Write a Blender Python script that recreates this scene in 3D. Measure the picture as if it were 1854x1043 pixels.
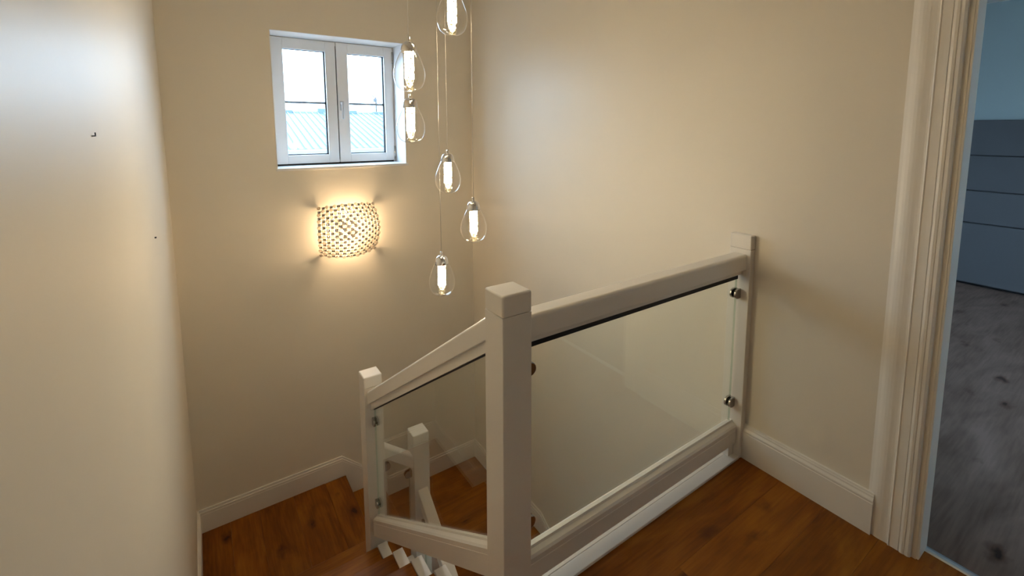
import bpy, bmesh, math, random
from mathutils import Vector, Matrix

random.seed(7)
for o in list(bpy.data.objects):
    bpy.data.objects.remove(o)
scene = bpy.context.scene
COL = scene.collection
PI = math.pi

# ------------------------------------------------------------------ camera
cam_d = bpy.data.cameras.new('camera')
cam = bpy.data.objects.new('camera', cam_d)
COL.objects.link(cam)
F_PX, CX, CY = 852.57, 962.96, 329.56
YAW, PITCH, ROLL = 0.6205, 0.1170, 0.0023
CAM = Vector((-0.6904, -1.1097, 1.5647))
fw = Vector((math.sin(YAW) * math.cos(PITCH), math.cos(YAW) * math.cos(PITCH), -math.sin(PITCH)))
rt = Vector((math.cos(YAW), -math.sin(YAW), 0))
up = rt.cross(fw)
r2 = rt * math.cos(ROLL) + up * math.sin(ROLL)
u2 = -rt * math.sin(ROLL) + up * math.cos(ROLL)
cam.matrix_world = Matrix(((r2.x, u2.x, -fw.x, CAM.x), (r2.y, u2.y, -fw.y, CAM.y),
                           (r2.z, u2.z, -fw.z, CAM.z), (0, 0, 0, 1)))
cam_d.sensor_fit = 'HORIZONTAL'
cam_d.sensor_width = 36.0
cam_d.lens = F_PX / 1854 * 36.0
cam_d.shift_x = (927 - CX) / 1854
cam_d.shift_y = (CY - 521.5) / 1854
cam_d.clip_start = 0.02
scene.camera = cam

# ------------------------------------------------------------------ light and exposure
SKY = 10.0
world = bpy.data.worlds.new('overcast_sky')
scene.world = world
world.use_nodes = True
wn = world.node_tree.nodes
wn['Background'].inputs[0].default_value = (0.52, 0.75, 1.0, 1)
wn['Background'].inputs[1].default_value = SKY

PENDANT_STRENGTH = 37.0
SCONCE_STRENGTH = 290.0

vs = scene.view_settings
vs.view_transform = 'Standard'
vs.look = 'None'
vs.gamma = 1.0
vs.use_curve_mapping = False
vs.exposure = 1.08


def portal(name, loc, rot, sx, sy):
    d = bpy.data.lights.new(name, 'AREA')
    d.shape = 'RECTANGLE'
    d.size, d.size_y = sx, sy
    d.energy = 1
    d.cycles.is_portal = True
    o = bpy.data.objects.new(name, d)
    COL.objects.link(o)
    o.location = loc
    o.rotation_euler = rot
    return o


# ------------------------------------------------------------------ key dimensions (metres)
L = 0.846          # stair wall on the left, x = -L
B = 2.6855         # back wall with the window, y = B
W = 1.350          # wall with the bedroom door, x = W
NW = 0.1035        # newel width
ZC = 2.76          # ceiling
ZB = -2.80         # lower hall floor
SK = 0.168         # skirting height
REV = 0.24         # window reveal depth
WX0, WX1, WZ0, WZ1 = -0.220, 0.737, 1.252, 2.233

portal('daylight_portal_stair_window', ((WX0 + WX1) / 2, B + REV + 0.12, (WZ0 + WZ1) / 2), (-PI / 2, 0, 0), 0.96, 0.98)
portal('bedroom_window_offscreen', (3.9, 2.68, 1.55), (-PI / 2, 0, 0), 0.9, 1.0)

# ------------------------------------------------------------------ materials
MATS = {}


def nodes_of(name):
    m = bpy.data.materials.new(name)
    m.use_nodes = True
    MATS[name] = m
    nt = m.node_tree
    return m, nt, nt.nodes, nt.links, nt.nodes['Principled BSDF']


def paint(name, col, rough=0.45, spec=0.4, bump=0.04, scale=260, var=0.03):
    m, nt, n, l, p = nodes_of(name)
    p.inputs['Roughness'].default_value = rough
    p.inputs['Specular IOR Level'].default_value = spec
    tc = n.new('ShaderNodeTexCoord')
    no = n.new('ShaderNodeTexNoise')
    no.inputs['Scale'].default_value = 2.2
    no.inputs['Detail'].default_value = 3
    l.new(tc.outputs['Object'], no.inputs['Vector'])
    mix = n.new('ShaderNodeMix')
    mix.data_type = 'RGBA'
    mix.inputs[6].default_value = (*[c * (1 - var) for c in col], 1)
    mix.inputs[7].default_value = (*[min(1, c * (1 + var)) for c in col], 1)
    l.new(no.outputs['Fac'], mix.inputs[0])
    l.new(mix.outputs[2], p.inputs['Base Color'])
    if bump:
        n2 = n.new('ShaderNodeTexNoise')
        n2.inputs['Scale'].default_value = scale
        n2.inputs['Detail'].default_value = 2
        l.new(tc.outputs['Object'], n2.inputs['Vector'])
        b = n.new('ShaderNodeBump')
        b.inputs['Strength'].default_value = bump
        b.inputs['Distance'].default_value = 0.004
        l.new(n2.outputs['Fac'], b.inputs['Height'])
        l.new(b.outputs['Normal'], p.inputs['Normal'])
    return m


def wood(name, axis, dark, mid, light, rough=0.34, knots=True):
    """oak boards, grain along the given world axis (0 = x, 1 = y)"""
    m, nt, n, l, p = nodes_of(name)
    p.inputs['Roughness'].default_value = rough
    p.inputs['Specular IOR Level'].default_value = 0.25
    tc = n.new('ShaderNodeTexCoord')
    oi = n.new('ShaderNodeObjectInfo')
    mul = n.new('ShaderNodeVectorMath')
    mul.operation = 'SCALE'
    mul.inputs[0].default_value = (13.0, 7.0, 5.0)
    l.new(oi.outputs['Random'], mul.inputs['Scale'])
    add = n.new('ShaderNodeVectorMath')
    l.new(tc.outputs['Object'], add.inputs[0])
    l.new(mul.outputs[0], add.inputs[1])

    def noise(sc, det, long=1.0, wide=9.0, dist=0.0):
        mp = n.new('ShaderNodeMapping')
        s = [wide, wide, wide]
        s[axis] = long
        mp.inputs['Scale'].default_value = s
        l.new(add.outputs[0], mp.inputs['Vector'])
        t = n.new('ShaderNodeTexNoise')
        t.inputs['Scale'].default_value = sc
        t.inputs['Detail'].default_value = det
        t.inputs['Distortion'].default_value = dist
        l.new(mp.outputs[0], t.inputs['Vector'])
        return t.outputs['Fac'], mp
    big, _ = noise(1.5, 3, 1.3, 4.0, 1.2)
    fine, _ = noise(9.0, 5, 0.6, 9.0, 0.3)
    ad = n.new('ShaderNodeMath')
    ad.operation = 'MULTIPLY_ADD'
    ad.inputs[1].default_value = 0.35
    l.new(fine, ad.inputs[0])
    sc2 = n.new('ShaderNodeMath')
    sc2.operation = 'MULTIPLY'
    sc2.inputs[1].default_value = 0.65
    l.new(big, sc2.inputs[0])
    l.new(sc2.outputs[0], ad.inputs[2])
    cr = n.new('ShaderNodeValToRGB')
    cr.color_ramp.elements[0].position = 0.30
    cr.color_ramp.elements[0].color = (*dark, 1)
    cr.color_ramp.elements[1].position = 0.68
    cr.color_ramp.elements[1].color = (*light, 1)
    e = cr.color_ramp.elements.new(0.48)
    e.color = (*mid, 1)
    l.new(ad.outputs[0], cr.inputs['Fac'])
    last = cr.outputs['Color']
    # board to board tone
    hv = n.new('ShaderNodeHueSaturation')
    mr = n.new('ShaderNodeMapRange')
    mr.inputs['To Min'].default_value = 0.82
    mr.inputs['To Max'].default_value = 1.15
    l.new(oi.outputs['Random'], mr.inputs['Value'])
    l.new(mr.outputs[0], hv.inputs['Value'])
    l.new(last, hv.inputs['Color'])
    last = hv.outputs['Color']
    if knots:
        mp = n.new('ShaderNodeMapping')
        s = [6.0, 6.0, 6.0]
        s[axis] = 3.2
        mp.inputs['Scale'].default_value = s
        l.new(add.outputs[0], mp.inputs['Vector'])
        v = n.new('ShaderNodeTexVoronoi')
        v.inputs['Scale'].default_value = 1.0
        v.inputs['Randomness'].default_value = 1.0
        nz = n.new('ShaderNodeTexNoise')
        nz.inputs['Scale'].default_value = 4.0
        l.new(mp.outputs[0], nz.inputs['Vector'])
        vm = n.new('ShaderNodeVectorMath')
        vm.operation = 'MULTIPLY_ADD'
        vm.inputs[1].default_value = (0.35, 0.35, 0.35)
        l.new(nz.outputs['Color'], vm.inputs[0])
        l.new(mp.outputs[0], vm.inputs[2])
        l.new(vm.outputs[0], v.inputs['Vector'])
        kr = n.new('ShaderNodeValToRGB')
        kr.color_ramp.elements[0].position = 0.06
        kr.color_ramp.elements[0].color = (0.10, 0.06, 0.05, 1)
        kr.color_ramp.elements[1].position = 0.24
        kr.color_ramp.elements[1].color = (1, 1, 1, 1)
        e = kr.color_ramp.elements.new(0.11)
        e.color = (0.55, 0.46, 0.40, 1)
        l.new(v.outputs['Distance'], kr.inputs['Fac'])
        mx = n.new('ShaderNodeMix')
        mx.data_type = 'RGBA'
        mx.blend_type = 'MULTIPLY'
        mx.inputs[0].default_value = 0.9
        l.new(last, mx.inputs[6])
        l.new(kr.outputs['Color'], mx.inputs[7])
        last = mx.outputs[2]
    l.new(last, p.inputs['Base Color'])
    b = n.new('ShaderNodeBump')
    b.inputs['Strength'].default_value = 0.12
    b.inputs['Distance'].default_value = 0.002
    l.new(fine, b.inputs['Height'])
    l.new(b.outputs['Normal'], p.inputs['Normal'])
    return m


def metal(name, col, rough):
    m, nt, n, l, p = nodes_of(name)
    p.inputs['Metallic'].default_value = 1
    p.inputs['Roughness'].default_value = rough
    no = n.new('ShaderNodeTexNoise')
    no.inputs['Scale'].default_value = 40
    mix = n.new('ShaderNodeMix')
    mix.data_type = 'RGBA'
    mix.inputs[6].default_value = (*[c * 0.94 for c in col], 1)
    mix.inputs[7].default_value = (*col, 1)
    l.new(no.outputs['Fac'], mix.inputs[0])
    l.new(mix.outputs[2], p.inputs['Base Color'])
    return m


def thin_glass(name, tint, ior=1.45, rough=0.0, boost=1.0):
    m = bpy.data.materials.new(name)
    m.use_nodes = True
    MATS[name] = m
    nt = m.node_tree
    n, l = nt.nodes, nt.links
    n.remove(n['Principled BSDF'])
    out = n['Material Output']
    t = n.new('ShaderNodeBsdfTransparent')
    t.inputs['Color'].default_value = (*tint, 1)
    g = n.new('ShaderNodeBsdfGlossy')
    g.inputs['Roughness'].default_value = rough
    g.inputs['Color'].default_value = (1, 1, 1, 1)
    f = n.new('ShaderNodeFresnel')
    ge = n.new('ShaderNodeNewGeometry')
    io = n.new('ShaderNodeMix')          # same reflectance from either side of the thin sheet
    io.inputs[2].default_value = ior
    io.inputs[3].default_value = 1.0 / ior
    l.new(ge.outputs['Backfacing'], io.inputs[0])
    l.new(io.outputs[0], f.inputs['IOR'])
    mu = n.new('ShaderNodeMath')
    mu.operation = 'MULTIPLY'
    mu.inputs[1].default_value = boost
    mu.use_clamp = True
    l.new(f.outputs[0], mu.inputs[0])
    mx = n.new('ShaderNodeMixShader')
    l.new(mu.outputs[0], mx.inputs[0])
    l.new(t.outputs[0], mx.inputs[1])
    l.new(g.outputs[0], mx.inputs[2])
    l.new(mx.outputs[0], out.inputs['Surface'])
    return m


wall_cream = paint('wall_cream_paint', (0.80, 0.74, 0.64), 0.42, 0.45, 0.05, 300)
wall_left_m = paint('stair_wall_satin_paint', (0.80, 0.74, 0.64), 0.42, 0.45, 0.06, 90)
ceil_m = paint('ceiling_white_paint', (0.84, 0.82, 0.78), 0.7, 0.2, 0.03)
white_m = paint('white_satin_woodwork', (0.83, 0.79, 0.73), 0.32, 0.5, 0.012, 160)
skirt_m = paint('white_skirting_paint', (0.83, 0.79, 0.73), 0.36, 0.45, 0.012, 160)
upvc_m = paint('white_window_plastic', (0.82, 0.82, 0.82), 0.3, 0.5, 0.0)
handle_m = paint('light_grey_handle', (0.62, 0.64, 0.68), 0.25, 0.6, 0.0)
bed_wall_m = paint('bedroom_teal_paint', (0.30, 0.36, 0.36), 0.6, 0.25, 0.05)
oak_x = wood('oak_boards_along_landing', 0, (0.125, 0.032, 0.002), (0.225, 0.066, 0.004), (0.34, 0.120, 0.009), 0.42)
oak_y = wood('oak_boards_across_turn', 1, (0.125, 0.032, 0.002), (0.225, 0.066, 0.004), (0.34, 0.120, 0.009), 0.42)
oak_t = wood('oak_tread', 0, (0.125, 0.032, 0.002), (0.225, 0.066, 0.004), (0.34, 0.120, 0.009), knots=False)
lam_m = wood('bedroom_grey_brown_floor', 0, (0.115, 0.070, 0.052), (0.18, 0.118, 0.092), (0.245, 0.165, 0.132), 0.6)
chrome = metal('polished_chrome', (0.82, 0.82, 0.84), 0.09)
steel = metal('brushed_steel', (0.46, 0.44, 0.42), 0.16)
link_m = metal('dark_nickel_link', (0.30, 0.29, 0.30), 0.25)
alu = metal('threshold_aluminium', (0.74, 0.76, 0.78), 0.3)
black_m = paint('black_rubber', (0.012, 0.012, 0.014), 0.5, 0.3, 0.0)
fabric_m = paint('grey_blue_upholstery', (0.090, 0.092, 0.098), 0.9, 0.1, 0.25, 700, 0.06)
pane_m = thin_glass('clear_window_glass', (0.97, 0.98, 0.98))
panel_glass = thin_glass('balustrade_glass', (0.965, 0.985, 0.965), 1.5)
edge_glass = thin_glass('balustrade_glass_edge', (0.62, 0.74, 0.66), 1.5)
bulb_glass = thin_glass('clear_bulb_glass', (0.985, 0.985, 0.98), 1.45, 0.0, 1.9)
cable_m = metal('steel_suspension_cable', (0.72, 0.70, 0.66), 0.35)
roof_m = paint('blue_grey_metal_roof', (0.060, 0.085, 0.105), 0.6, 0.25, 0.0)
rib_m = paint('pale_roof_seam', (0.11, 0.14, 0.165), 0.6, 0.25, 0.0)
bar_m = paint('grey_glazing_bar', (0.30, 0.32, 0.35), 0.5, 0.3, 0.0)
gutter_m = paint('pale_gutter', (0.15, 0.18, 0.20), 0.5, 0.3, 0.0)
render_m = paint('neighbour_render', (0.30, 0.30, 0.30), 0.8, 0.2, 0.0)
aerial_m = paint('weathered_aerial_metal', (0.05, 0.05, 0.055), 0.6, 0.3, 0.0)
ground_m = paint('ground_gravel', (0.20, 0.20, 0.19), 0.95, 0.1, 0.3, 20)


def core_material():
    m = bpy.data.materials.new('bubbled_crystal_lit_core')
    m.use_nodes = True
    n, l = m.node_tree.nodes, m.node_tree.links
    n.remove(n['Principled BSDF'])
    out = n['Material Output']
    tc = n.new('ShaderNodeTexCoord')
    v = n.new('ShaderNodeTexVoronoi')
    v.inputs['Scale'].default_value = 105
    l.new(tc.outputs['Object'], v.inputs['Vector'])
    no = n.new('ShaderNodeTexNoise')
    no.inputs['Scale'].default_value = 60
    no.inputs['Detail'].default_value = 2
    l.new(tc.outputs['Object'], no.inputs['Vector'])
    mu = n.new('ShaderNodeMath')
    mu.operation = 'MULTIPLY_ADD'
    mu.inputs[1].default_value = 0.7
    l.new(v.outputs['Distance'], mu.inputs[0])
    l.new(no.outputs['Fac'], mu.inputs[2])
    cr = n.new('ShaderNodeValToRGB')
    cr.color_ramp.elements[0].position = 0.72
    cr.color_ramp.elements[0].color = (0.0, 0.0, 0.0, 1)
    cr.color_ramp.elements[1].position = 0.98
    cr.color_ramp.elements[1].color = (1, 1, 1, 1)
    l.new(mu.outputs[0], cr.inputs['Fac'])
    st = n.new('ShaderNodeMapRange')
    st.inputs['To Min'].default_value = 0.30
    st.inputs['To Max'].default_value = PENDANT_STRENGTH * 2.2
    l.new(cr.outputs['Color'], st.inputs['Value'])
    e = n.new('ShaderNodeEmission')
    e.inputs['Color'].default_value = (1.0, 0.80, 0.50, 1)
    l.new(st.outputs[0], e.inputs['Strength'])
    l.new(e.outputs[0], out.inputs['Surface'])
    return m


core_m = core_material()


def emission(name, col, s):
    m = bpy.data.materials.new(name)
    m.use_nodes = True
    n, l = m.node_tree.nodes, m.node_tree.links
    n.remove(n['Principled BSDF'])
    e = n.new('ShaderNodeEmission')
    e.inputs['Color'].default_value = (*col, 1)
    e.inputs['Strength'].default_value = s
    l.new(e.outputs[0], n['Material Output'].inputs['Surface'])
    return m


capsule_m = emission('halogen_capsule_glow', (1.0, 0.70, 0.40), SCONCE_STRENGTH)


def bead_material():
    m = bpy.data.materials.new('clear_crystal_bead')
    m.use_nodes = True
    n, l = m.node_tree.nodes, m.node_tree.links
    n.remove(n['Principled BSDF'])
    out = n['Material Output']
    t = n.new('ShaderNodeBsdfTransparent')
    t.inputs['Color'].default_value = (0.9, 0.88, 0.84, 1)
    tr = n.new('ShaderNodeBsdfTranslucent')
    tr.inputs['Color'].default_value = (0.62, 0.57, 0.50, 1)
    g = n.new('ShaderNodeBsdfGlossy')
    g.inputs['Roughness'].default_value = 0.12
    m1 = n.new('ShaderNodeMixShader')
    m1.inputs[0].default_value = 0.80
    l.new(t.outputs[0], m1.inputs[1])
    l.new(tr.outputs[0], m1.inputs[2])
    f = n.new('ShaderNodeLayerWeight')
    f.inputs['Blend'].default_value = 0.22
    m2 = n.new('ShaderNodeMixShader')
    l.new(f.outputs['Fresnel'], m2.inputs[0])
    l.new(m1.outputs[0], m2.inputs[1])
    l.new(g.outputs[0], m2.inputs[2])
    l.new(m2.outputs[0], out.inputs['Surface'])
    return m


bead_m = bead_material()

# ------------------------------------------------------------------ mesh helpers
WLOC = {}


def link(name, me, mat, parent=None, origin=None, smooth=False):
    """mesh vertices are in world space; the object's origin goes to its base"""
    vs_ = me.vertices
    if origin is None:
        lo = [min(v.co[i] for v in vs_) for i in range(3)]
        hi = [max(v.co[i] for v in vs_) for i in range(3)]
        origin = Vector(((lo[0] + hi[0]) / 2, (lo[1] + hi[1]) / 2, lo[2]))
    origin = Vector(origin)
    me.transform(Matrix.Translation(-origin))
    for mm in (mat if isinstance(mat, (list, tuple)) else [mat]):
        me.materials.append(mm)
    if smooth:
        for p in me.polygons:
            p.use_smooth = True
    o = bpy.data.objects.new(name, me)
    COL.objects.link(o)
    place(o, origin, parent)
    return o


def place(o, wloc, parent=None):
    wloc = Vector(wloc)
    WLOC[o] = wloc
    if parent is not None:
        o.parent = parent
        o.location = wloc - WLOC[parent]
    else:
        o.location = wloc


def dup(o, name, wloc, parent=None):
    c = o.copy()
    COL.objects.link(c)
    c.name = name
    c.parent = None
    place(c, wloc, parent)
    return c


def empty(name, loc):
    o = bpy.data.objects.new(name, None)
    o.empty_display_size = 0.05
    COL.objects.link(o)
    place(o, loc)
    return o


def tag(o, label=None, cat=None, group=None, kind=None):
    if label:
        o['label'] = label
    if cat:
        o['category'] = cat
    if group:
        o['group'] = group
    if kind:
        o['kind'] = kind
    return o


def bm_to_me(bm, name):
    bmesh.ops.recalc_face_normals(bm, faces=bm.faces)
    me = bpy.data.meshes.new(name)
    bm.to_mesh(me)
    bm.free()
    return me


def bm_box(bm, x0, x1, y0, y1, z0, z1):
    v = [bm.verts.new((x, y, z)) for x in (x0, x1) for y in (y0, y1) for z in (z0, z1)]
    for a in ((0, 1, 3, 2), (4, 6, 7, 5), (0, 4, 5, 1), (2, 3, 7, 6), (0, 2, 6, 4), (1, 5, 7, 3)):
        bm.faces.new([v[i] for i in a])


def box(name, x0, x1, y0, y1, z0, z1, mat, parent=None, bevel=0.0, seg=2, smooth=False):
    bm = bmesh.new()
    bm_box(bm, x0, x1, y0, y1, z0, z1)
    if bevel:
        bmesh.ops.bevel(bm, geom=list(bm.edges), offset=bevel, segments=seg, affect='EDGES', profile=0.5)
    return link(name, bm_to_me(bm, name), mat, parent, smooth=smooth)


def bm_prism(bm, poly, axis, a, b):
    """extrude a 2-D polygon along a world axis. axis 0: poly=(y,z); 1: (x,z); 2: (x,y)"""
    def pt(p, t):
        if axis == 0:
            return (t, p[0], p[1])
        if axis == 1:
            return (p[0], t, p[1])
        return (p[0], p[1], t)
    va = [bm.verts.new(pt(p, a)) for p in poly]
    vb = [bm.verts.new(pt(p, b)) for p in poly]
    n = len(poly)
    bm.faces.new(va)
    bm.faces.new(list(reversed(vb)))
    for i in range(n):
        j = (i + 1) % n
        bm.faces.new((va[i], vb[i], vb[j], va[j]))


def prism(name, poly, axis, a, b, mat, parent=None, bevel=0.0, seg=2, smooth=False):
    bm = bmesh.new()
    bm_prism(bm, poly, axis, a, b)
    if bevel:
        bmesh.ops.bevel(bm, geom=list(bm.edges), offset=bevel, segments=seg, affect='EDGES', profile=0.5)
    return link(name, bm_to_me(bm, name), mat, parent, smooth=smooth)


def bm_sweep(bm, section, p0, p1, up_axis=(0, 0, 1), vertical_ends=True):
    """sweep a closed section [(side, height)] from p0 to p1; section stays in a vertical plane"""
    p0, p1 = Vector(p0), Vector(p1)
    d = p1 - p0
    h = Vector((d.x, d.y, 0)).normalized()
    side = Vector((h.y, -h.x, 0))
    r0 = [bm.verts.new(p0 + side * s + Vector((0, 0, z))) for s, z in section]
    r1 = [bm.verts.new(p1 + side * s + Vector((0, 0, z))) for s, z in section]
    n = len(section)
    bm.faces.new(r0)
    bm.faces.new(list(reversed(r1)))
    for i in range(n):
        j = (i + 1) % n
        bm.faces.new((r0[i], r1[i], r1[j], r0[j]))


def sweep(name, section, p0, p1, mat, parent=None):
    bm = bmesh.new()
    bm_sweep(bm, section, p0, p1)
    return link(name, bm_to_me(bm, name), mat, parent)


def bm_lathe(bm, prof, c, n=24, cap=True):
    rings = []
    for r, z in prof:
        if r < 1e-6:
            rings.append([bm.verts.new((c[0], c[1], c[2] + z))])
        else:
            rings.append([bm.verts.new((c[0] + r * math.cos(2 * PI * i / n), c[1] + r * math.sin(2 * PI * i / n), c[2] + z)) for i in range(n)])
    for a, b in zip(rings, rings[1:]):
        for i in range(n):
            j = (i + 1) % n
            if len(a) == 1 and len(b) == 1:
                continue
            if len(a) == 1:
                bm.faces.new((a[0], b[j], b[i]))
            elif len(b) == 1:
                bm.faces.new((a[i], a[j], b[0]))
            else:
                bm.faces.new((a[i], a[j], b[j], b[i]))
    if cap:
        if len(rings[0]) > 1:
            bm.faces.new(list(reversed(rings[0])))
        if len(rings[-1]) > 1:
            bm.faces.new(rings[-1])


def lathe(name, prof, c, mat, parent=None, n=24, cap=True, smooth=True, origin=None):
    bm = bmesh.new()
    bm_lathe(bm, prof, c, n, cap)
    return link(name, bm_to_me(bm, name), mat, parent, origin=origin, smooth=smooth)


def struct(o):
    o['kind'] = 'structure'
    return o


def round_rect(hw, z0, z1, r_top, r_bot, n=5):
    """handrail section centred on side = 0"""
    pts = []
    for cx, cz, a0, r in ((hw - r_top, z1 - r_top, 0, r_top), (-hw + r_top, z1 - r_top, 90, r_top),
                          (-hw + r_bot, z0 + r_bot, 180, r_bot), (hw - r_bot, z0 + r_bot, 270, r_bot)):
        for i in range(n + 1):
            a = math.radians(a0 + 90 * i / n)
            pts.append((cx + r * math.cos(a), cz + r * math.sin(a)))
    return pts


# ------------------------------------------------------------------ the shell
YB = -2.35         # wall behind the camera
WT = 0.10          # thickness of the wall with the bedroom door
DY0, DY1 = -1.52, -0.668   # door opening
DZ = 2.06

struct(box('wall_left', -L - 0.12, -L, YB - 0.12, B + 0.3, ZB, ZC, wall_left_m))
struct(box('wall_front', -L, W, YB - 0.12, YB, -0.02, ZC, wall_cream))

wb = bmesh.new()
BW0, BW1 = B, B + 0.30
bm_box(wb, -L, WX0, BW0, BW1, ZB, ZC)
bm_box(wb, WX1, W + WT, BW0, BW1, ZB, ZC)
bm_box(wb, WX0, WX1, BW0, BW1, ZB, WZ0)
bm_box(wb, WX0, WX1, BW0, BW1, WZ1, ZC)
struct(link('wall_back', bm_to_me(wb, 'wall_back'), wall_cream))

wr = bmesh.new()
bm_box(wr, W, W + WT, DY1, B, ZB, ZC)
bm_box(wr, W, W + WT, YB - 0.12, DY0, ZB, ZC)
bm_box(wr, W, W + WT, DY0, DY1, DZ, ZC)
bm_box(wr, W, W + WT, DY0, DY1, ZB, -0.001)
struct(link('wall_right', bm_to_me(wr, 'wall_right'), wall_cream))

struct(box('ceiling', -L - 0.12, W + WT, YB - 0.12, B + 0.3, ZC, ZC + 0.12, ceil_m))
struct(box('floor_lower_hall', -L, W, YB, B, ZB - 0.1, ZB, oak_x))

# landing floor: slab with oak boards
land = struct(box('floor', -L, W, YB, 0.055, -0.26, -0.018, oak_x))
ROW = 0.186
y = 0.0
row = 0
while y > YB + 0.01:
    y0 = max(YB, y - ROW)
    cuts = [-L, [-0.42, 0.62, -0.1, 0.95][row % 4], W]
    for x0, x1 in zip(cuts, cuts[1:]):
        box('plank', x0 + 0.0002, x1 - 0.0002, y0 + 0.0002, y - 0.0002, -0.018, 0.0, oak_x, land, 0.0006, 1)
    y = y0
    row += 1
box('nosing_board', -L + 0.02, 0.0, 0.0006, 0.075, -0.03, 0.0, oak_t, land, 0.006, 3)
box('newel_seat', 0.0003, NW + 0.002, 0.0003, NW, -0.10, 0.0, white_m, land)
box('landing_fascia', 0.107, W, 0.055, 0.098, -0.27, 0.0, white_m, land)
box('base_board', NW + 0.003, 1.3168, 0.0, 0.0505, -0.012, 0.010, white_m, land, 0.002, 2)
box('base_board', NW + 0.003, 1.3168, 0.0515, 0.106, -0.012, 0.010, white_m, land, 0.002, 2)
box('under_landing_partition', -0.60, W, -0.30, -0.24, ZB, -0.26, wall_cream, land)

# ------------------------------------------------------------------ skirting
def skirting_level(name, p0, p1, z, normal):
    """level moulded skirting from p0 to p1 against a wall, normal points into the room"""
    n2d = Vector((normal[0], normal[1]))
    sec = [(0, 0), (0.018, 0), (0.018, 0.128), (0.0165, 0.131), (0.0165, 0.134), (0.018, 0.137), (0.0172, 0.142),
           (0.0125, 0.150), (0.0115, 0.153), (0.0115, 0.157), (0.0095, 0.161), (0.008, SK), (0, SK)]
    bm = bmesh.new()
    a = [bm.verts.new((p0[0] + n2d.x * d, p0[1] + n2d.y * d, z + h)) for d, h in sec]
    b = [bm.verts.new((p1[0] + n2d.x * d, p1[1] + n2d.y * d, z + h)) for d, h in sec]
    n = len(sec)
    bm.faces.new(a)
    bm.faces.new(list(reversed(b)))
    for i in range(n):
        j = (i + 1) % n
        bm.faces.new((a[i], b[i], b[j], a[j]))
    return link(name, bm_to_me(bm, name), skirt_m)


struct(skirting_level('baseboard_right', (W, 0.0), (W, -0.5295), 0.0, (-1, 0)))
struct(skirting_level('baseboard_left', (-L, 0.0), (-L, YB), 0.0, (1, 0)))
struct(skirting_level('baseboard_front', (-L, YB), (W, YB), 0.0, (0, 1)))


def string_board(name, top, bottom, axis, wall, into):
    """wall string: polyline top and stepped bottom, with a moulded upper edge"""
    root = None
    for k, (drop, th, nm) in enumerate(((0.036, 0.018, 'board'), (0.018, 0.0165, 'moulding'), (0.0, 0.010, 'moulding'))):
        t = [(a, z - drop) for a, z in top]
        poly = t + list(reversed(bottom))
        o = prism(name if k == 0 else nm, poly, axis, wall, wall + into * th, skirt_m, root)
        if k == 0:
            root = struct(o)
    return root


Z1, Z2, Z3 = -1.277, -1.454, -1.630
RISE, GO = 0.1825, 0.28
XQ = 0.14          # edge of the first turn
string_board('baseboard_back', [(-L, Z1 + SK), (0.120, Z1 + SK), (0.50, Z3 + SK), (W, Z3 + SK)],
             [(-L, Z1), (XQ, Z1), (XQ, Z2), (0.42, Z2), (0.42, Z3), (W, Z3)], 1, B, -1)


def pitch(yy):
    return -RISE - (RISE / GO) * (yy - 0.355)


bot = [(B, Z1), (1.755, Z1)]
for k in range(6, 0, -1):
    bot += [(0.075 + GO * k, -RISE * k), (0.075 + GO * (k - 1), -RISE * k)]
bot += [(0.075, 0.0), (0.0, 0.0)]
string_board('trim_1', [(B, Z1 + SK), (1.93, Z1 + SK), (0.15, pitch(0.15) + 0.15), (0.0, SK)], bot, 0, -L, 1)
bot = [(B, Z3), (1.55, Z3)]
for k in range(1, 6):
    bot += [(1.55 - GO * (k - 1), Z3 - RISE * k), (1.55 - GO * k, Z3 - RISE * k)]
string_board('trim_2', [(B, Z3 + SK), (1.60, Z3 + SK), (1.55 - GO * 5, Z3 + SK - RISE * 5 + 0.03)], bot, 0, W, -1)

# ------------------------------------------------------------------ staircase
stair = empty('staircase', (0.0, 1.5, ZB))
tag(stair, 'oak staircase with white cut string turning down around the well', 'staircase')
for k in range(1, 7):
    zk, yk = -RISE * k, 0.075 + GO * k
    box('tread', -L + 0.018, 0.036 if k < 6 else 0.106, yk - GO - 0.022, yk, zk - 0.032, zk, oak_t, stair, 0.007, 3)
    box('riser', -L + 0.018, 0.036, yk - 0.036, yk - 0.020, zk - RISE + (0 if k < 6 else 0.0005), zk - 0.030, oak_t, stair)
box('riser', -L + 0.018, 0.0, 0.040, 0.055, -RISE, -0.028, oak_t, stair)
# white cut string beside the flight: one stepped block under each tread end
for k in range(1, 7):
    zk, yk = -RISE * k, 0.075 + GO * k
    y0 = yk - GO if k > 1 else 0.10
    y1 = yk if k < 6 else 1.476
    if y1 - y0 > 0.005:
        prism('string_step', [(y0 - 0.004, zk + 0.006), (y1, zk + 0.006), (y1, zk - RISE - 0.12), (y0 - 0.004, zk - RISE + 0.08)], 0,
              0.036, 0.090, white_m, stair, 0.002, 2)
# first turn, boards running away from the landing
for x0, x1 in zip([-L + 0.018, -0.66, -0.48, -0.25, -0.022], [-0.66, -0.48, -0.25, -0.022, XQ]):
    box('turn_board', x0 + 0.0002, x1 - 0.0002, 1.72, B - 0.018, Z1 - 0.03, Z1, oak_y, stair, 0.0008 if x1 < XQ else 0.006, 2)
box('riser', XQ - 0.036, XQ - 0.02, 1.60, B - 0.018, Z2, Z1 - 0.028, oak_y, stair)
box('tread', XQ - 0.04, 0.42, 1.60, B - 0.018, Z2 - 0.032, Z2, oak_y, stair, 0.006, 3)
box('riser', 0.384, 0.400, 1.60, B - 0.018, Z3, Z2 - 0.03, oak_y, stair)
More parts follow.
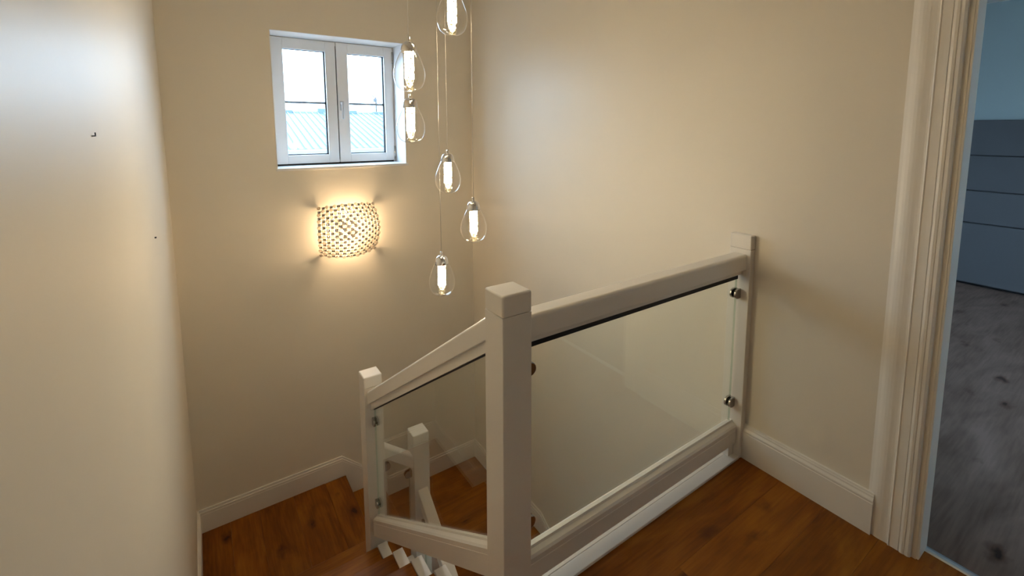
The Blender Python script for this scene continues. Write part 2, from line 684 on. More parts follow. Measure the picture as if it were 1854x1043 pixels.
# second turn, boards running along the back wall
box('turn_board', 0.275, 0.3845, 1.485, 1.5995, Z3 - 0.03, Z3, oak_x, stair)
for y0, y1 in ((1.55, 1.80), (1.80, 2.05), (2.05, 2.285), (2.285, B - 0.018)):
    box('turn_board', 0.385, W - 0.018, y0 + 0.0005, y1 - 0.0005, Z3 - 0.03, Z3, oak_x, stair, 0.0015 if y0 > 1.56 else 0.006, 2)
for k in range(1, 6):
    zk, yk = Z3 - RISE * k, 1.55 - GO * k
    box('tread', 0.36, W - 0.018, yk, yk + GO + 0.022, zk - 0.032, zk, oak_t, stair, 0.006, 3)
    box('riser', 0.36, W - 0.018, yk + GO + 0.020, yk + GO + 0.036, zk, zk + RISE - 0.03, oak_t, stair)
prism('inner_string', [(1.488, Z3 + 0.06), (1.488, Z3 - 0.22), (0.15, Z3 - 1.12), (0.15, Z3 - 0.84)], 0, 0.30, 0.36, white_m, stair)
box('inner_string', NW, 0.283, 1.52, 1.56, Z3 - 0.20, Z1 + 0.10, white_m, stair)
box('soffit', -L + 0.018, XQ - 0.04, 1.72, B - 0.018, Z1 - 0.20, Z1 - 0.03, ceil_m, stair)
box('soffit', 0.385, W - 0.018, 1.56, B - 0.018, Z3 - 0.20, Z3 - 0.03, ceil_m, stair)
prism('soffit', [(0.06, -0.30), (1.72, -1.42), (1.72, -1.48), (0.06, -0.36)], 0, -L + 0.018, 0.034, ceil_m, stair)

# ------------------------------------------------------------------ newel posts
def newel(x0, x1, y0, y1, zbase, zseam, label, rb=0.0065):
    t = empty('newel_post', ((x0 + x1) / 2, (y0 + y1) / 2, zbase))
    tag(t, label, 'newel post', 'white newel posts of the staircase')
    box('post', x0, x1, y0, y1, zbase, zseam - 0.0012, white_m, t, 0.0022, 2)
    box('cap_neck', x0 + 0.006, x1 - 0.006, y0 + 0.006, y1 - 0.006, zseam - 0.002, zseam + 0.002, white_m, t)
    bm = bmesh.new()
    bm_box(bm, x0 - 0.0004, x1 + 0.0004, y0 - 0.0004, y1 + 0.0004, zseam + 0.0012, zseam + 0.066)
    topv = [e for e in bm.edges if all(v.co.z > zseam + 0.05 for v in e.verts)]
    side = [e for e in bm.edges if abs(e.verts[0].co.z - e.verts[1].co.z) > 0.02]
    bmesh.ops.bevel(bm, geom=topv + side, offset=rb, segments=4, affect='EDGES', profile=0.5)
    low = [e for e in bm.edges if all(v.co.z < zseam + 0.002 for v in e.verts)]
    bmesh.ops.bevel(bm, geom=low, offset=0.0015, segments=1, affect='EDGES', profile=0.5)
    link('cap', bm_to_me(bm, 'cap'), white_m, t)
    return t


ZS = 1.0126
newel(0, NW, 0, NW, 0.0, ZS, 'white square newel post at the landing corner where stair rail begins')
newel(1.3168, W + 0.004, 0.0, NW, 0.0, ZS, 'white half newel post fixed against the wall beside the skirting')
Y3 = 1.49
newel(0, NW, Y3, Y3 + NW, -RISE * 6, 0.080, 'white newel post at the bottom of the sloping upper glass balustrade')
newel(0.280, 0.3805, Y3, Y3 + NW, Z3, -0.388, 'lowest white newel post, seen through the stair glass')

# ------------------------------------------------------------------ glass balustrades
def clamp_mesh(round_dir):
    """D-shaped glass clamp, flat side at s = 0 against the post, glass slot in the middle.
    returned in local axes: s along the balustrade, t across it, z up"""
    bm = bmesh.new()
    R, D = 0.0225, 0.046
    prof = [(0.0, -R), (D - R, -R)]
    for i in range(1, 12):
        a = -PI / 2 + PI * i / 12
        prof.append((D - R + R * math.cos(a), R * math.sin(a)))
    prof += [(D - R, R), (0.0, R)]
    for t0, t1 in ((-0.0155, -0.0058), (0.0058, 0.0155)):
        va = [bm.verts.new((s, t0, z)) for s, z in prof]
        vb = [bm.verts.new((s, t1, z)) for s, z in prof]
        n = len(prof)
        bm.faces.new(va)
        bm.faces.new(list(reversed(vb)))
        for i in range(n):
            j = (i + 1) % n
            bm.faces.new((va[i], vb[i], vb[j], va[j]))
    bmesh.ops.bevel(bm, geom=list(bm.edges), offset=0.0022, segments=2, affect='EDGES', profile=0.5)
    bm_box(bm, 0.0, 0.012, -0.0057, 0.0057, -R * 0.9, R * 0.9)
    return bm_to_me(bm, 'clamp')


CL = clamp_mesh(1)
CL.materials.append(steel)
for p in CL.polygons:
    p.use_smooth = False


def clamp(parent, loc, rotz):
    o = bpy.data.objects.new('clamp', CL)
    COL.objects.link(o)
    place(o, loc, parent)
    o.rotation_euler = (0, 0, rotz)
    o['label'] = 'rounded steel glass clamp'
    return o


def glass_pane(name, axis, a0, a1, c, th, zb0, zb1, zt0, zt1, parent):
    """pane between a0 and a1 along axis, centred on c across, bottom and top may slope"""
    poly = [(a0, zb0), (a1, zb1), (a1, zt1), (a0, zt0)]
    bm = bmesh.new()
    bm_prism(bm, poly, axis, c - th / 2, c + th / 2)
    me = bm_to_me(bm, name)
    o = link(name, me, [panel_glass, edge_glass], parent)
    ax = axis
    for p in me.polygons:
        if abs(p.normal[ax]) < 0.7:
            p.material_index = 1
    return o


HW = 0.036
rail_sec = round_rect(HW, -0.072, 0.0, 0.012, 0.003)
lip_sec = [(-0.018, -0.094), (0.018, -0.094), (0.018, -0.070), (-0.018, -0.070)]
groove_sec = [(-0.0075, -0.117), (0.0075, -0.117), (0.0075, -0.093), (-0.0075, -0.093)]
YC = 0.0517


def base_section(dz):
    # bottom rail: plain face, small bead line, sloping top up to the glass
    return [(-0.030, dz - 0.085), (0.030, dz - 0.085), (0.030, dz - 0.022), (0.0285, dz - 0.0205), (0.0285, dz - 0.018),
            (0.030, dz - 0.0165), (0.030, dz), (0.024, dz + 0.008), (0.010, dz + 0.015), (0.0065, dz + 0.023),
            (-0.0065, dz + 0.023), (-0.010, dz + 0.015), (-0.024, dz + 0.008), (-0.030, dz), (-0.030, dz - 0.0165), (-0.0285, dz - 0.018),
            (-0.0285, dz - 0.0205), (-0.030, dz - 0.022)]


# landing balustrade
g = empty('glass_balustrade', (0.71, YC, 0.0))
tag(g, 'level glass balustrade with white handrail guarding the landing edge', 'balustrade')
xa, xb = NW - 0.001, 1.318
sweep('handrail', rail_sec, (xa, YC, 0.990), (xb, YC, 0.990), white_m, g)
sweep('rail_fillet', lip_sec, (xa, YC, 0.990), (xb, YC, 0.990), white_m, g)
sweep('rubber_gasket', groove_sec, (xa + 0.02, YC, 0.990), (xb - 0.02, YC, 0.990), black_m, g)
sweep('bottom_rail', base_section(0.152), (xa, YC, 0.0), (xb, YC, 0.0), white_m, g)
for xx in (NW + 0.02, 1.295):
    box('spacer_block', xx - 0.02, xx + 0.02, YC - 0.02, YC + 0.02, 0.009, 0.069, white_m, g)
glass_pane('glass_pane', 1, NW + 0.016, 1.297, YC, 0.010, 0.170, 0.170, 0.874, 0.874, g)
for zz in (0.803, 0.270):
    clamp(g, (NW - 0.001, YC, zz), 0)
    clamp(g, (1.3178, YC, zz), PI)

# balustrade down the upper flight
g = empty('glass_balustrade', (YC, 0.8, -0.6))
tag(g, 'sloping glass balustrade with white handrail going down the upper flight', 'balustrade')
SL = 0.667


def zt(yy):
    return 0.962 - 0.670 * (yy - 0.145)


def zbm(yy):
    return 0.152 - 0.664 * (yy - 0.138)


ya, yb = NW - 0.001, Y3 + 0.001
st_rail = round_rect(HW, -0.078, 0.0, 0.012, 0.003)
sweep('handrail', st_rail, (YC, ya, zt(ya)), (YC, yb, zt(yb)), white_m, g)
sweep('rail_fillet', [(-0.020, -0.118), (0.020, -0.118), (0.020, -0.076), (-0.020, -0.076)], (YC, ya, zt(ya)), (YC, yb, zt(yb)), white_m, g)
sweep('rubber_gasket', [(-0.0075, -0.124), (0.0075, -0.124), (0.0075, -0.117), (-0.0075, -0.117)],
      (YC, ya + 0.02, zt(ya + 0.02)), (YC, yb - 0.02, zt(yb - 0.02)), black_m, g)
bs = base_section(0.0)
bs = [(s, h if h > -0.05 else -0.104) for s, h in bs]
sweep('bottom_rail', bs, (YC, ya, zbm(ya)), (YC, yb, zbm(yb)), white_m, g)
glass_pane('glass_pane', 0, ya + 0.016, yb - 0.018, YC, 0.010, zbm(ya + 0.016) + 0.018, zbm(yb - 0.018) + 0.018,
           zt(ya + 0.016) - 0.122, zt(yb - 0.018) - 0.122, g)
for zz in (-0.125, -0.640):
    clamp(g, (YC, Y3 + 0.001, zz), -PI / 2)
for zz in (0.74, 0.30):
    clamp(g, (YC, NW - 0.001, zz), PI / 2)

# short balustrade between the two lower newels
g = empty('glass_balustrade', (0.19, Y3 + YC, -1.2))
tag(g, 'short steep glass balustrade between the two lower newel posts', 'balustrade')
yc = Y3 + YC
xa, xb = NW - 0.001, 0.281


def zq(x, z0):
    return z0 - 0.80 * (x - 0.103)


sweep('handrail', round_rect(HW, -0.085, 0.0, 0.018, 0.006), (xa, yc, zq(xa, -0.318)), (xb, yc, zq(xb, -0.318)), white_m, g)
sweep('bottom_rail', base_section(0.0), (xa, yc, zq(xa, -0.86)), (xb, yc, zq(xb, -0.86)), white_m, g)
glass_pane('glass_pane', 1, xa + 0.014, xb - 0.014, yc, 0.010, zq(xa + 0.014, -0.842), zq(xb - 0.014, -0.842),
           zq(xa + 0.014, -0.415), zq(xb - 0.014, -0.415), g)
clamp(g, (NW - 0.001, yc, -0.478), 0)
clamp(g, (0.281, yc, -0.590), PI)

# rail of the lower flight
g = empty('glass_balustrade', (0.333, 0.9, -1.7))
tag(g, 'balustrade of the lower flight running back under the landing', 'balustrade')


def zl(yy, z0):
    return z0 - 0.667 * (Y3 - yy)


sweep('handrail', round_rect(0.033, -0.075, 0.0, 0.006, 0.006), (0.333, Y3 + 0.001, -0.690), (0.333, 0.12, zl(0.12, -0.690)), white_m, g)
sweep('bottom_rail', base_section(0.0), (0.333, Y3 + 0.001, -1.45), (0.333, 0.12, zl(0.12, -1.45)), white_m, g)
glass_pane('glass_pane', 0, 0.14, Y3 - 0.016, 0.333, 0.010, zl(0.14, -1.43), zl(Y3 - 0.016, -1.43), zl(0.14, -0.77), zl(Y3 - 0.016, -0.77), g)
clamp(g, (0.333, Y3 + 0.001, -0.92), -PI / 2)
clamp(g, (0.333, Y3 + 0.001, -1.30), -PI / 2)

# ------------------------------------------------------------------ window
FY = B + REV
win = empty('window_1', ((WX0 + WX1) / 2, FY, WZ0))
struct(win)


def ring(name, x0, x1, z0, z1, wl, wr_, wb_, wt_, y0, y1, mat, parent, bevel=0.003):
    bm = bmesh.new()
    bm_box(bm, x0, x0 + wl, y0, y1, z0, z1)
    bm_box(bm, x1 - wr_, x1, y0, y1, z0, z1)
    bm_box(bm, x0 + wl, x1 - wr_, y0, y1, z0, z0 + wb_)
    bm_box(bm, x0 + wl, x1 - wr_, y0, y1, z1 - wt_, z1)
    if bevel:
        bmesh.ops.bevel(bm, geom=list(bm.edges), offset=bevel, segments=2, affect='EDGES', profile=0.5)
    return link(name, bm_to_me(bm, name), mat, parent)


ring('window_frame', WX0, WX1, WZ0 + 0.008, WZ1, 0.035, 0.035, 0.035, 0.035, FY + 0.012, FY + 0.06, upvc_m, win)
XM = 0.268
for side, (sx0, sx1, gx0, gx1) in enumerate(((-0.196, XM - 0.0035, -0.110, 0.188), (XM + 0.0035, 0.722, 0.358, 0.652))):
    sz0, sz1 = WZ0 + 0.022, 2.226
    gz0, gz1 = 1.340, 2.146
    s = ring('sash', sx0, sx1, sz0, sz1, gx0 - sx0, sx1 - gx1, gz0 - sz0, sz1 - gz1, FY - 0.004, FY + 0.045, upvc_m, win)
    ring('gasket', gx0 - 0.004, gx1 + 0.004, gz0 - 0.004, gz1 + 0.004, 0.0075, 0.013, 0.012, 0.007, FY + 0.018, FY + 0.043, black_m, s, 0)
    box('pane', gx0 - 0.003, gx1 + 0.003, FY + 0.028, FY + 0.034, gz0 - 0.003, gz1 + 0.003, pane_m, s)
    box('glazing_bar', gx0 - 0.002, gx1 + 0.002, FY + 0.0355, FY + 0.043, 1.739, 1.757, bar_m, s)
box('meeting_gasket', XM - 0.006, XM + 0.006, FY + 0.014, FY + 0.040, WZ0 + 0.030, 2.220, black_m, win)
box('bottom_gasket', -0.190, 0.716, FY + 0.006, FY + 0.013, WZ0 + 0.009, WZ0 + 0.024, black_m, win)
# handle on the right sash, hinges at the outer edge
hd = box('handle_plate', 0.284, 0.314, FY - 0.012, FY - 0.003, 1.690, 1.765, handle_m, win, 0.003, 2)
box('handle', 0.288, 0.310, FY - 0.042, FY - 0.010, 1.735, 1.757, handle_m, hd, 0.005, 2)
box('handle', 0.290, 0.308, FY - 0.046, FY - 0.028, 1.622, 1.757, handle_m, hd, 0.006, 3)
for z0, z1 in ((2.095, 2.190), (1.283, 1.396)):
    lathe('hinge', [(0.0, 0.0), (0.0075, 0.001), (0.0075, z1 - z0 - 0.001), (0.0, z1 - z0)], (0.724, FY - 0.008, z0), steel, win, 12)
box('window_sill', WX0 - 0.006, WX1 + 0.012, B - 0.010, FY + 0.012, WZ0 - 0.010, WZ0 + 0.009, upvc_m, win, 0.003, 2)
for x0, x1, z0, z1 in ((WX0, WX0 + 0.004, WZ0 + 0.009, WZ1), (WX1 - 0.004, WX1, WZ0 + 0.009, WZ1), (WX0 + 0.004, WX1 - 0.004, WZ1 - 0.004, WZ1)):
    box('reveal_lining', x0, x1, B + 0.0005, FY + 0.012, z0, z1, upvc_m, win)

# ------------------------------------------------------------------ door architrave and jamb
prof = [(-0.508, 0.0), (-0.518, 0.0025), (-0.528, 0.0062), (-0.538, 0.0088), (-0.548, 0.0100), (-0.558, 0.0098), (-0.567, 0.0085),
        (-0.576, 0.0078), (-0.5825, 0.0080), (-0.5840, 0.0125), (-0.5865, 0.0138), (-0.5885, 0.0130), (-0.5900, 0.0116),
        (-0.604, 0.0112), (-0.6165, 0.0115), (-0.6172, 0.0092), (-0.6190, 0.0092), (-0.6198, 0.0125), (-0.627, 0.0145), (-0.6345, 0.0135),
        (-0.6352, 0.0112), (-0.6368, 0.0112), (-0.6376, 0.0130), (-0.646, 0.0130), (-0.6525, 0.0090), (-0.6540, 0.0)]
d1 = empty('door_1', (W, -1.09, 0))
struct(d1)
bm = bmesh.new()
bm_prism(bm, [(W - dd, yy) for yy, dd in prof], 2, 0.0, DZ + 0.12)
link('architrave', bm_to_me(bm, 'architrave'), skirt_m, d1)
bm = bmesh.new()
mid = (DY0 + DY1)
bm_prism(bm, [(W - dd, mid - yy) for yy, dd in prof], 2, 0.0, DZ + 0.12)
link('architrave', bm_to_me(bm, 'architrave'), skirt_m, d1)
bm = bmesh.new()
bm_prism(bm, [(W - dd, DZ - 0.0105 + (-0.654 - yy) * -1.0) for yy, dd in prof], 1, DY0 - 0.1, DY1 + 0.1)
link('architrave_head', bm_to_me(bm, 'architrave_head'), skirt_m, d1)
box('jamb', W + 0.002, W + WT - 0.008, DY1 - 0.008, DY1 + 0.004, 0.0, DZ, skirt_m, d1, 0.003, 2)
box('jamb', W + 0.002, W + WT - 0.008, DY0 - 0.004, DY0 + 0.008, 0.0, DZ, skirt_m, d1, 0.003, 2)
box('jamb_head', W + 0.002, W + WT - 0.008, DY0, DY1, DZ - 0.012, DZ + 0.002, skirt_m, d1)
prism('threshold_strip', [(1.4195, 0.0), (1.4225, 0.006), (1.4335, 0.0085), (1.4455, 0.006), (1.4495, 0.0)], 1, DY0, DY1 - 0.004, alu, d1)
box('threshold_floor', W, 1.4215, DY0, DY1, -0.018, 0.0, oak_x, d1)

# ------------------------------------------------------------------ bedroom beyond the door
BX0, BX1, BY0, BY1 = W + WT, 5.66, -3.6, 2.5
struct(box('floor_bedroom', 1.4215, BX1, BY0, BY1, -0.06, 0.0005, lam_m))
struct(box('ceiling_bedroom', BX0, BX1 + 0.1, BY0 - 0.1, BY1 + 0.2, ZC, ZC + 0.12, ceil_m))
struct(box('wall_bedroom_far', BX1, BX1 + 0.1, BY0, BY1, -0.06, ZC, bed_wall_m))
struct(box('wall_bedroom_end', BX0, BX1, BY0 - 0.1, BY0, -0.06, ZC, bed_wall_m))
bm = bmesh.new()
bm_box(bm, BX0, 3.45, BY1, BY1 + 0.2, -0.06, ZC)
bm_box(bm, 4.35, BX1 + 0.1, BY1, BY1 + 0.2, -0.06, ZC)
bm_box(bm, 3.45, 4.35, BY1, BY1 + 0.2, -0.06, 1.05)
bm_box(bm, 3.45, 4.35, BY1, BY1 + 0.2, 2.05, ZC)
struct(link('wall_bedroom_window_side', bm_to_me(bm, 'wall_bedroom_window_side'), bed_wall_m))
struct(box('wall_bedroom_shade_block', BX0, 2.405, -0.22, BY1, -0.06, ZC, bed_wall_m))  # unseen block, added to keep window light off the floor by the door
w2 = empty('window_2', (3.9, BY1 + 0.1, 1.05))
struct(w2)
ring('window_frame', 3.45, 4.35, 1.05, 2.05, 0.06, 0.06, 0.06, 0.06, BY1 + 0.08, BY1 + 0.14, upvc_m, w2)
box('pane', 3.51, 4.29, BY1 + 0.105, BY1 + 0.111, 1.11, 1.99, pane_m, w2)

hb = empty('headboard', (5.56, -0.3, 0.0))
tag(hb, 'tall blue-grey upholstered headboard with horizontal channels in the bedroom', 'headboard')
edges = [0.028, 0.630, 0.950, 1.297, 1.640]
for i, (z0, z1) in enumerate(zip(edges, edges[1:])):
    xf = 5.49 if i == 0 else 5.505
    bm = bmesh.new()
    bm_box(bm, xf, 5.60, -1.5, 0.9, z0 + 0.002, z1 - 0.002)
    fr = [e for e in bm.edges if all(v.co.x < 5.55 for v in e.verts)]
    bmesh.ops.bevel(bm, geom=fr, offset=0.014, segments=4, affect='EDGES', profile=0.6)
    link('upholstered_panel', bm_to_me(bm, 'upholstered_panel'), fabric_m, hb)
box('frame', 5.56, 5.655, -1.49, 0.89, 0.0, 1.63, black_m, hb)

# ------------------------------------------------------------------ pendant lights over the well
CAN = (0.165, 0.765)
canopy = empty('ceiling_canopy', (CAN[0], CAN[1], ZC))
tag(canopy, 'round chrome ceiling plate carrying the pendant cables', 'light canopy')
lathe('plate', [(0.0, -0.03), (0.225, -0.03), (0.23, -0.026), (0.23, 0.0)], (CAN[0], CAN[1], ZC), chrome, canopy, 48)

BULB = [(0.0, 0.0), (0.013, 0.0004), (0.024, 0.0028), (0.036, 0.0085), (0.046, 0.0175), (0.053, 0.0300), (0.0580, 0.0450), (0.0600, 0.0620),
        (0.0590, 0.0780), (0.0555, 0.0940), (0.0505, 0.1090), (0.0445, 0.1240), (0.0385, 0.1375), (0.0330, 0.1480), (0.0300, 0.1530)]
CAPP = [(0.0285, 0.1580), (0.0285, 0.1485), (0.0295, 0.1480), (0.0305, 0.1500), (0.0300, 0.1620), (0.0275, 0.1735), (0.0225, 0.1825), (0.0140, 0.1885), (0.0062, 0.1900)]
FERR = [(0.0062, 0.1885), (0.0064, 0.1900), (0.0064, 0.2050), (0.0050, 0.2070), (0.0, 0.2075)]
CORE = [(0.0, 0.0465), (0.0165, 0.0485), (0.0175, 0.0510), (0.0175, 0.1590), (0.0, 0.1595)]
TIP = [(0.0, 0.0445), (0.0, 0.0050)]
FOOT = [(0.0, 0.004), (0.0135, 0.0060), (0.0165, 0.0120), (0.0150, 0.0190), (0.0075, 0.0270), (0.0105, 0.0370), (0.0160, 0.0455), (0.0, 0.0463)]

pendants = [
    ((0.151, 0.600, 1.914), 'highest clear teardrop pendant of the cluster over the stairwell'),
    ((0.003, 0.675, 1.698), 'clear teardrop pendant hanging second highest, over another beside the window'),
    ((0.061, 0.826, 1.494), 'clear teardrop pendant hanging third highest, just under another beside the window'),
    ((0.269, 0.912, 1.251), 'clear teardrop pendant hanging third lowest, between window and corner'),
    ((0.309, 0.739, 1.044), 'clear teardrop pendant hanging second lowest, near the wall corner'),
    ((0.195, 0.840, 0.789), 'lowest clear teardrop pendant, hanging down beside the landing newel'),
]
foot_m = thin_glass('crystal_foot', (0.93, 0.90, 0.78), 1.8, 0.05, 1.3)
proto = None
for (px, py, pz), lab in pendants:
    t = empty('pendant_light', (px, py, pz))
    tag(t, lab, 'pendant light', 'teardrop pendants over the stairwell')
    if proto is None:
        proto = [lathe('glass_shade', BULB, (px, py, pz), bulb_glass, t, 40, cap=False, origin=(px, py, pz)),
                 lathe('chrome_cap', CAPP, (px, py, pz), chrome, t, 32, cap=False, origin=(px, py, pz)),
                 lathe('ferrule', FERR, (px, py, pz), chrome, t, 16, cap=True, origin=(px, py, pz)),
                 lathe('crystal_core', CORE, (px, py, pz), core_m, t, 16, cap=False, origin=(px, py, pz)),
                 lathe('crystal_foot', FOOT, (px, py, pz), foot_m, t, 20, cap=False, origin=(px, py, pz))]
        proto[3]['label'] = 'glowing bubbled crystal rod'
    else:
        for o in proto:
            dup(o, o.name.split('.')[0], (px, py, pz), t)
    lathe('cable', [(0.0010, 0.2070), (0.0010, ZC - 0.029 - pz)], (px, py, pz), cable_m, t, 8)

# ------------------------------------------------------------------ crystal wall light
SX, SZ = 0.242, 0.765
sc = empty('wall_light', (SX, B, SZ))
tag(sc, 'square crystal bead wall light glowing below the window', 'wall light')
HALF, HALFZ = 0.203, 0.182


def depth(u, v):
    return 0.160 - 0.072 * (u * u + v * v) - 0.006 * (u * u * v * v)


def spt(u, v):
    # side arches bow outwards a little between the corners
    bow = 1.0      
    return Vector((SX + HALF * u * (bow + 0.10 * (1 - v * v)), B - depth(u, v), SZ + HALFZ * v * (bow + 0.12 * (1 - u * u))))


N = 16
verts, faces = [], []
wv, wf = [], []
lv, lf = [], []
RB = 0.0150
for i in range(N + 1):
    for j in range(N + 1):
        u, v = -1 + 2 * i / N, -1 + 2 * j / N
        p = spt(u, v)
        du = (spt(u + 0.01, v) - p).normalized()
        dv = (spt(u, v + 0.01) - p).normalized()
        nn = dv.cross(du).normalized()
        if nn.y > 0:
            nn = -nn
        if (i + j) % 2:
            # square metal link between four beads
            b0 = len(lv)
            for off in (-0.001, -0.004):
                for a, b in ((-1, -1), (1, -1), (1, 1), (-1, 1)):
                    lv.append(p + du * (0.0108 * a) + dv * (0.0098 * b) + nn * (off - 0.006))
            lf.append([b0, b0 + 1, b0 + 2, b0 + 3])
            lf.append([b0 + 7, b0 + 6, b0 + 5, b0 + 4])
            for k in range(4):
                k2 = (k + 1) % 4
                lf.append([b0 + k, b0 + 4 + k, b0 + 4 + k2, b0 + k2])
            continue
        base = len(verts)
        # faceted bead: octagonal girdle, smaller tables front and back
        for off, r in ((0.0065, 0.55), (0.0, 1.0), (-0.0065, 0.55)):
            for k in range(8):
                a = 2 * PI * (k + 0.5) / 8
                verts.append(p + du * (RB * r * math.cos(a)) + dv * (RB * r * math.sin(a)) + nn * off)
        faces.append([base + k for k in range(8)])
        faces.append([base + 16 + k for k in reversed(range(8))])
        for ring_ in (0, 8):
            for k in range(8):
                k2 = (k + 1) % 8
                faces.append([base + ring_ + k, base + ring_ + 8 + k, base + ring_ + 8 + k2, base + ring_ + k2])
me = bpy.data.meshes.new('crystal_beads')
me.from_pydata([tuple(v) for v in verts], [], faces)
beads = link('crystal_beads', me, bead_m, sc)
beads['kind'] = 'stuff'
beads['label'] = 'woven crystal beads'


def wire_tube(pts, r, vv, ff):
    b0 = len(vv)
    for q, p in enumerate(pts):
        a = pts[max(0, q - 1)]
        b = pts[min(len(pts) - 1, q + 1)]
        d = (b - a).normalized()
        s = d.cross(Vector((0, 1, 0.01))).normalized()
        t2 = d.cross(s).normalized()
        for k in range(4):
            an = PI / 2 * k
            vv.append(p + s * (r * math.cos(an)) + t2 * (r * math.sin(an)))
    for q in range(len(pts) - 1):
        for k in range(4):
            k2 = (k + 1) % 4
            ff.append([b0 + q * 4 + k, b0 + q * 4 + k2, b0 + q * 4 + 4 + k2, b0 + q * 4 + 4 + k])


for i in range(0, N + 1):
    c = -1 + 2 * i / N
    wire_tube([spt(c, -1 + 2 * j / N) for j in range(N + 1)], 0.0018, wv, wf)
    wire_tube([spt(-1 + 2 * j / N, c) for j in range(N + 1)], 0.0018, wv, wf)
me = bpy.data.meshes.new('wire_mesh')
me.from_pydata([tuple(v) for v in wv], [], wf)
link('wire_mesh', me, chrome, sc)['kind'] = 'stuff'
me = bpy.data.meshes.new('metal_links')
me.from_pydata([tuple(v) for v in lv], [], lf)
link('metal_links', me, link_m, sc)['kind'] = 'stuff'
bp = box('back_plate', SX - 0.07, SX + 0.07, B - 0.022, B + 0.0005, SZ - 0.07, SZ + 0.07, chrome, sc, 0.004, 2)
for dx, dz in ((-0.055, 0.0), (0.055, 0.0), (0.0, 0.055), (0.0, -0.055)):
    px, pz = SX + dx, SZ + dz
    bm = bmesh.new()
    bm_lathe(bm, [(0.0, 0.0), (0.009, 0.0), (0.009, 0.034), (0.0, 0.0342)], (0, 0, 0), 12)
    bmesh.ops.rotate(bm, verts=bm.verts, cent=(0, 0, 0), matrix=Matrix.Rotation(PI / 2, 3, 'X'))
    bmesh.ops.translate(bm, verts=bm.verts, vec=(px, B - 0.020, pz))
    h = link('lamp_holder', bm_to_me(bm, 'lamp_holder'), upvc_m, sc)
    bm = bmesh.new()
    bm_lathe(bm, [(0.0, 0.0), (0.006, 0.001), (0.0065, 0.030), (0.004, 0.038), (0.0, 0.040)], (0, 0, 0), 8)
    bmesh.ops.rotate(bm, verts=bm.verts, cent=(0, 0, 0), matrix=Matrix.Rotation(PI / 2, 3, 'X'))
    bmesh.ops.translate(bm, verts=bm.verts, vec=(px, B - 0.053, pz))
    link('capsule_bulb', bm_to_me(bm, 'capsule_bulb'), capsule_m, h)
for sx_ in (-1, 1):
    for sz_ in (-1, 1):
        p = spt(sx_ * 0.97, sz_ * 0.97)
        bm = bmesh.new()
        bm_box(bm, p.x - 0.004, p.x + 0.004, p.y, B + 0.0005, p.z - 0.004, p.z + 0.004)
        link('corner_pin', bm_to_me(bm, 'corner_pin'), chrome, sc)

# ------------------------------------------------------------------ marks left on the stair wall
hk = empty('picture_hook', (-L, 0.09, 1.545))
tag(hk, 'small dark bent nail left in the pale stair wall', 'nail')
lathe('shank', [(0.0, 0.0), (0.0010, 0.0), (0.0010, 0.007), (0.0, 0.007)], (-L + 0.004, 0.098, 1.545), black_m, hk, 8)
bm = bmesh.new()
bm_box(bm, -L - 0.002, -L + 0.005, 0.088, 0.099, 1.5445, 1.5465)
link('point', bm_to_me(bm, 'point'), black_m, hk)
pl = empty('wall_plug', (-L, 1.28, 1.117))
tag(pl, 'tiny dark screw in the stair wall near the corner', 'screw')
bm = bmesh.new()
bm_box(bm, -L - 0.003, -L + 0.006, 1.274, 1.286, 1.116, 1.120)
link('screw_head', bm_to_me(bm, 'screw_head'), black_m, pl)

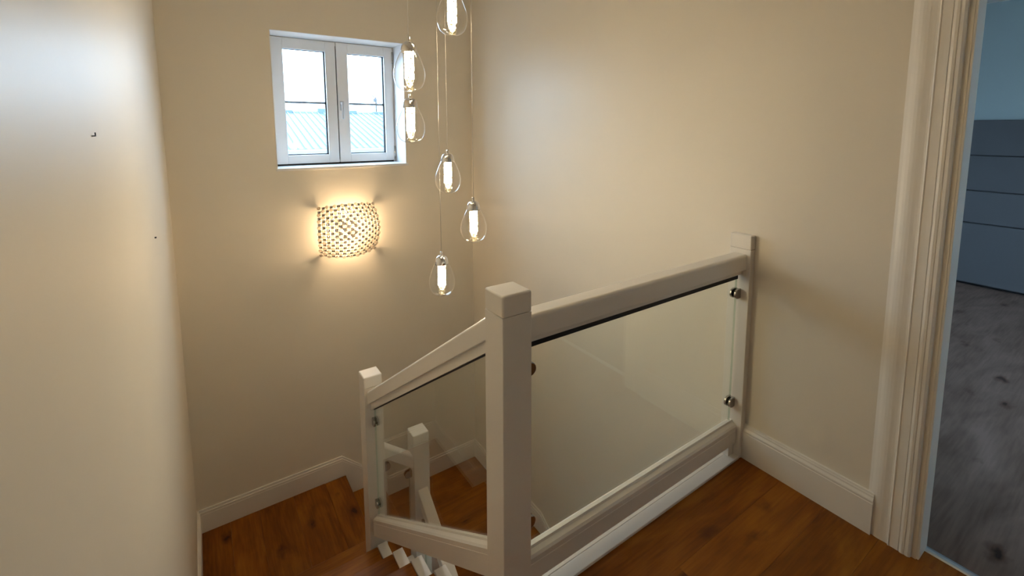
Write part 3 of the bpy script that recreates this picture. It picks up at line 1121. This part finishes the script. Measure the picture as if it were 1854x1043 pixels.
# ------------------------------------------------------------------ outside: neighbouring roof and ground
struct(box('ground', -40, 50, -60, 70, -6.2, -6.0, ground_m))
nb = empty('neighbour_house', (2.0, 10.0, -6.0))
tag(nb, 'neighbouring house with blue-grey ribbed roof outside the window', 'house')
RY, RZ, EY, EZ = 10.0, 1.86, 7.4, 1.185
prism('roof', [(EY, EZ), (RY, RZ), (12.6, EZ), (12.6, EZ - 0.12), (RY, RZ - 0.12), (EY, EZ - 0.12)], 0, -6.0, 11.0, roof_m, nb)
box('house_wall', -5.8, 10.8, EY + 0.25, 12.35, -6.0, EZ - 0.10, render_m, nb)
box('gutter', -6.0, 11.0, EY - 0.10, EY + 0.01, EZ - 0.085, EZ - 0.005, gutter_m, nb, 0.02, 3)
box('ridge_cap', -6.0, 11.0, RY - 0.06, RY + 0.06, RZ - 0.03, RZ + 0.022, rib_m, nb, 0.01, 2)
bm = bmesh.new()
bm_prism(bm, [(EY - 0.01, EZ - 0.002), (RY, RZ - 0.002), (RY, RZ + 0.022), (EY - 0.01, EZ + 0.022)], 0, -0.008, 0.008)
rib_me = bm_to_me(bm, 'roof_rib')
rib_me.materials.append(rib_m)
xr = -1.2
while xr < 4.8:
    o = bpy.data.objects.new('roof_rib', rib_me)
    COL.objects.link(o)
    place(o, (xr, 0, 0), nb)
    xr += 0.118
bm = bmesh.new()
xr = -5.9
while xr < 10.9:
    if xr < -1.25 or xr > 4.85:
        bm_prism(bm, [(EY - 0.01, EZ - 0.002), (RY, RZ - 0.002), (RY, RZ + 0.022), (EY - 0.01, EZ + 0.022)], 0, xr - 0.008, xr + 0.008)
    xr += 0.118
link('outer_roof_ribs', bm_to_me(bm, 'outer_roof_ribs'), rib_m, nb)['kind'] = 'stuff'
for x0, x1, h in ((0.90, 1.03, 0.04), (1.52, 1.72, 0.085), (2.12, 2.34, 0.055), (2.70, 2.95, 0.04)):
    box('ridge_vent', x0, x1, RY - 0.08, RY + 0.08, RZ - 0.04, RZ + h, roof_m, nb, 0.008, 2)
ae = empty('roof_aerial', (2.80, RY, RZ))
tag(ae, 'thin television aerial on a pole above the neighbouring roof', 'aerial')
lathe('pole', [(0.0, 0.0), (0.020, 0.0), (0.020, 0.40), (0.0, 0.40)], (2.80, RY, RZ - 0.03), aerial_m, ae, 10)
sweep('boom', [(-0.012, -0.012), (0.012, -0.012), (0.012, 0.012), (-0.012, 0.012)], (2.70, RY, RZ + 0.42), (2.84, RY, RZ + 0.30), aerial_m, ae)
box('dipole', 2.74, 2.78, RY - 0.04, RY + 0.04, RZ + 0.26, RZ + 0.34, aerial_m, ae, 0.006, 2)
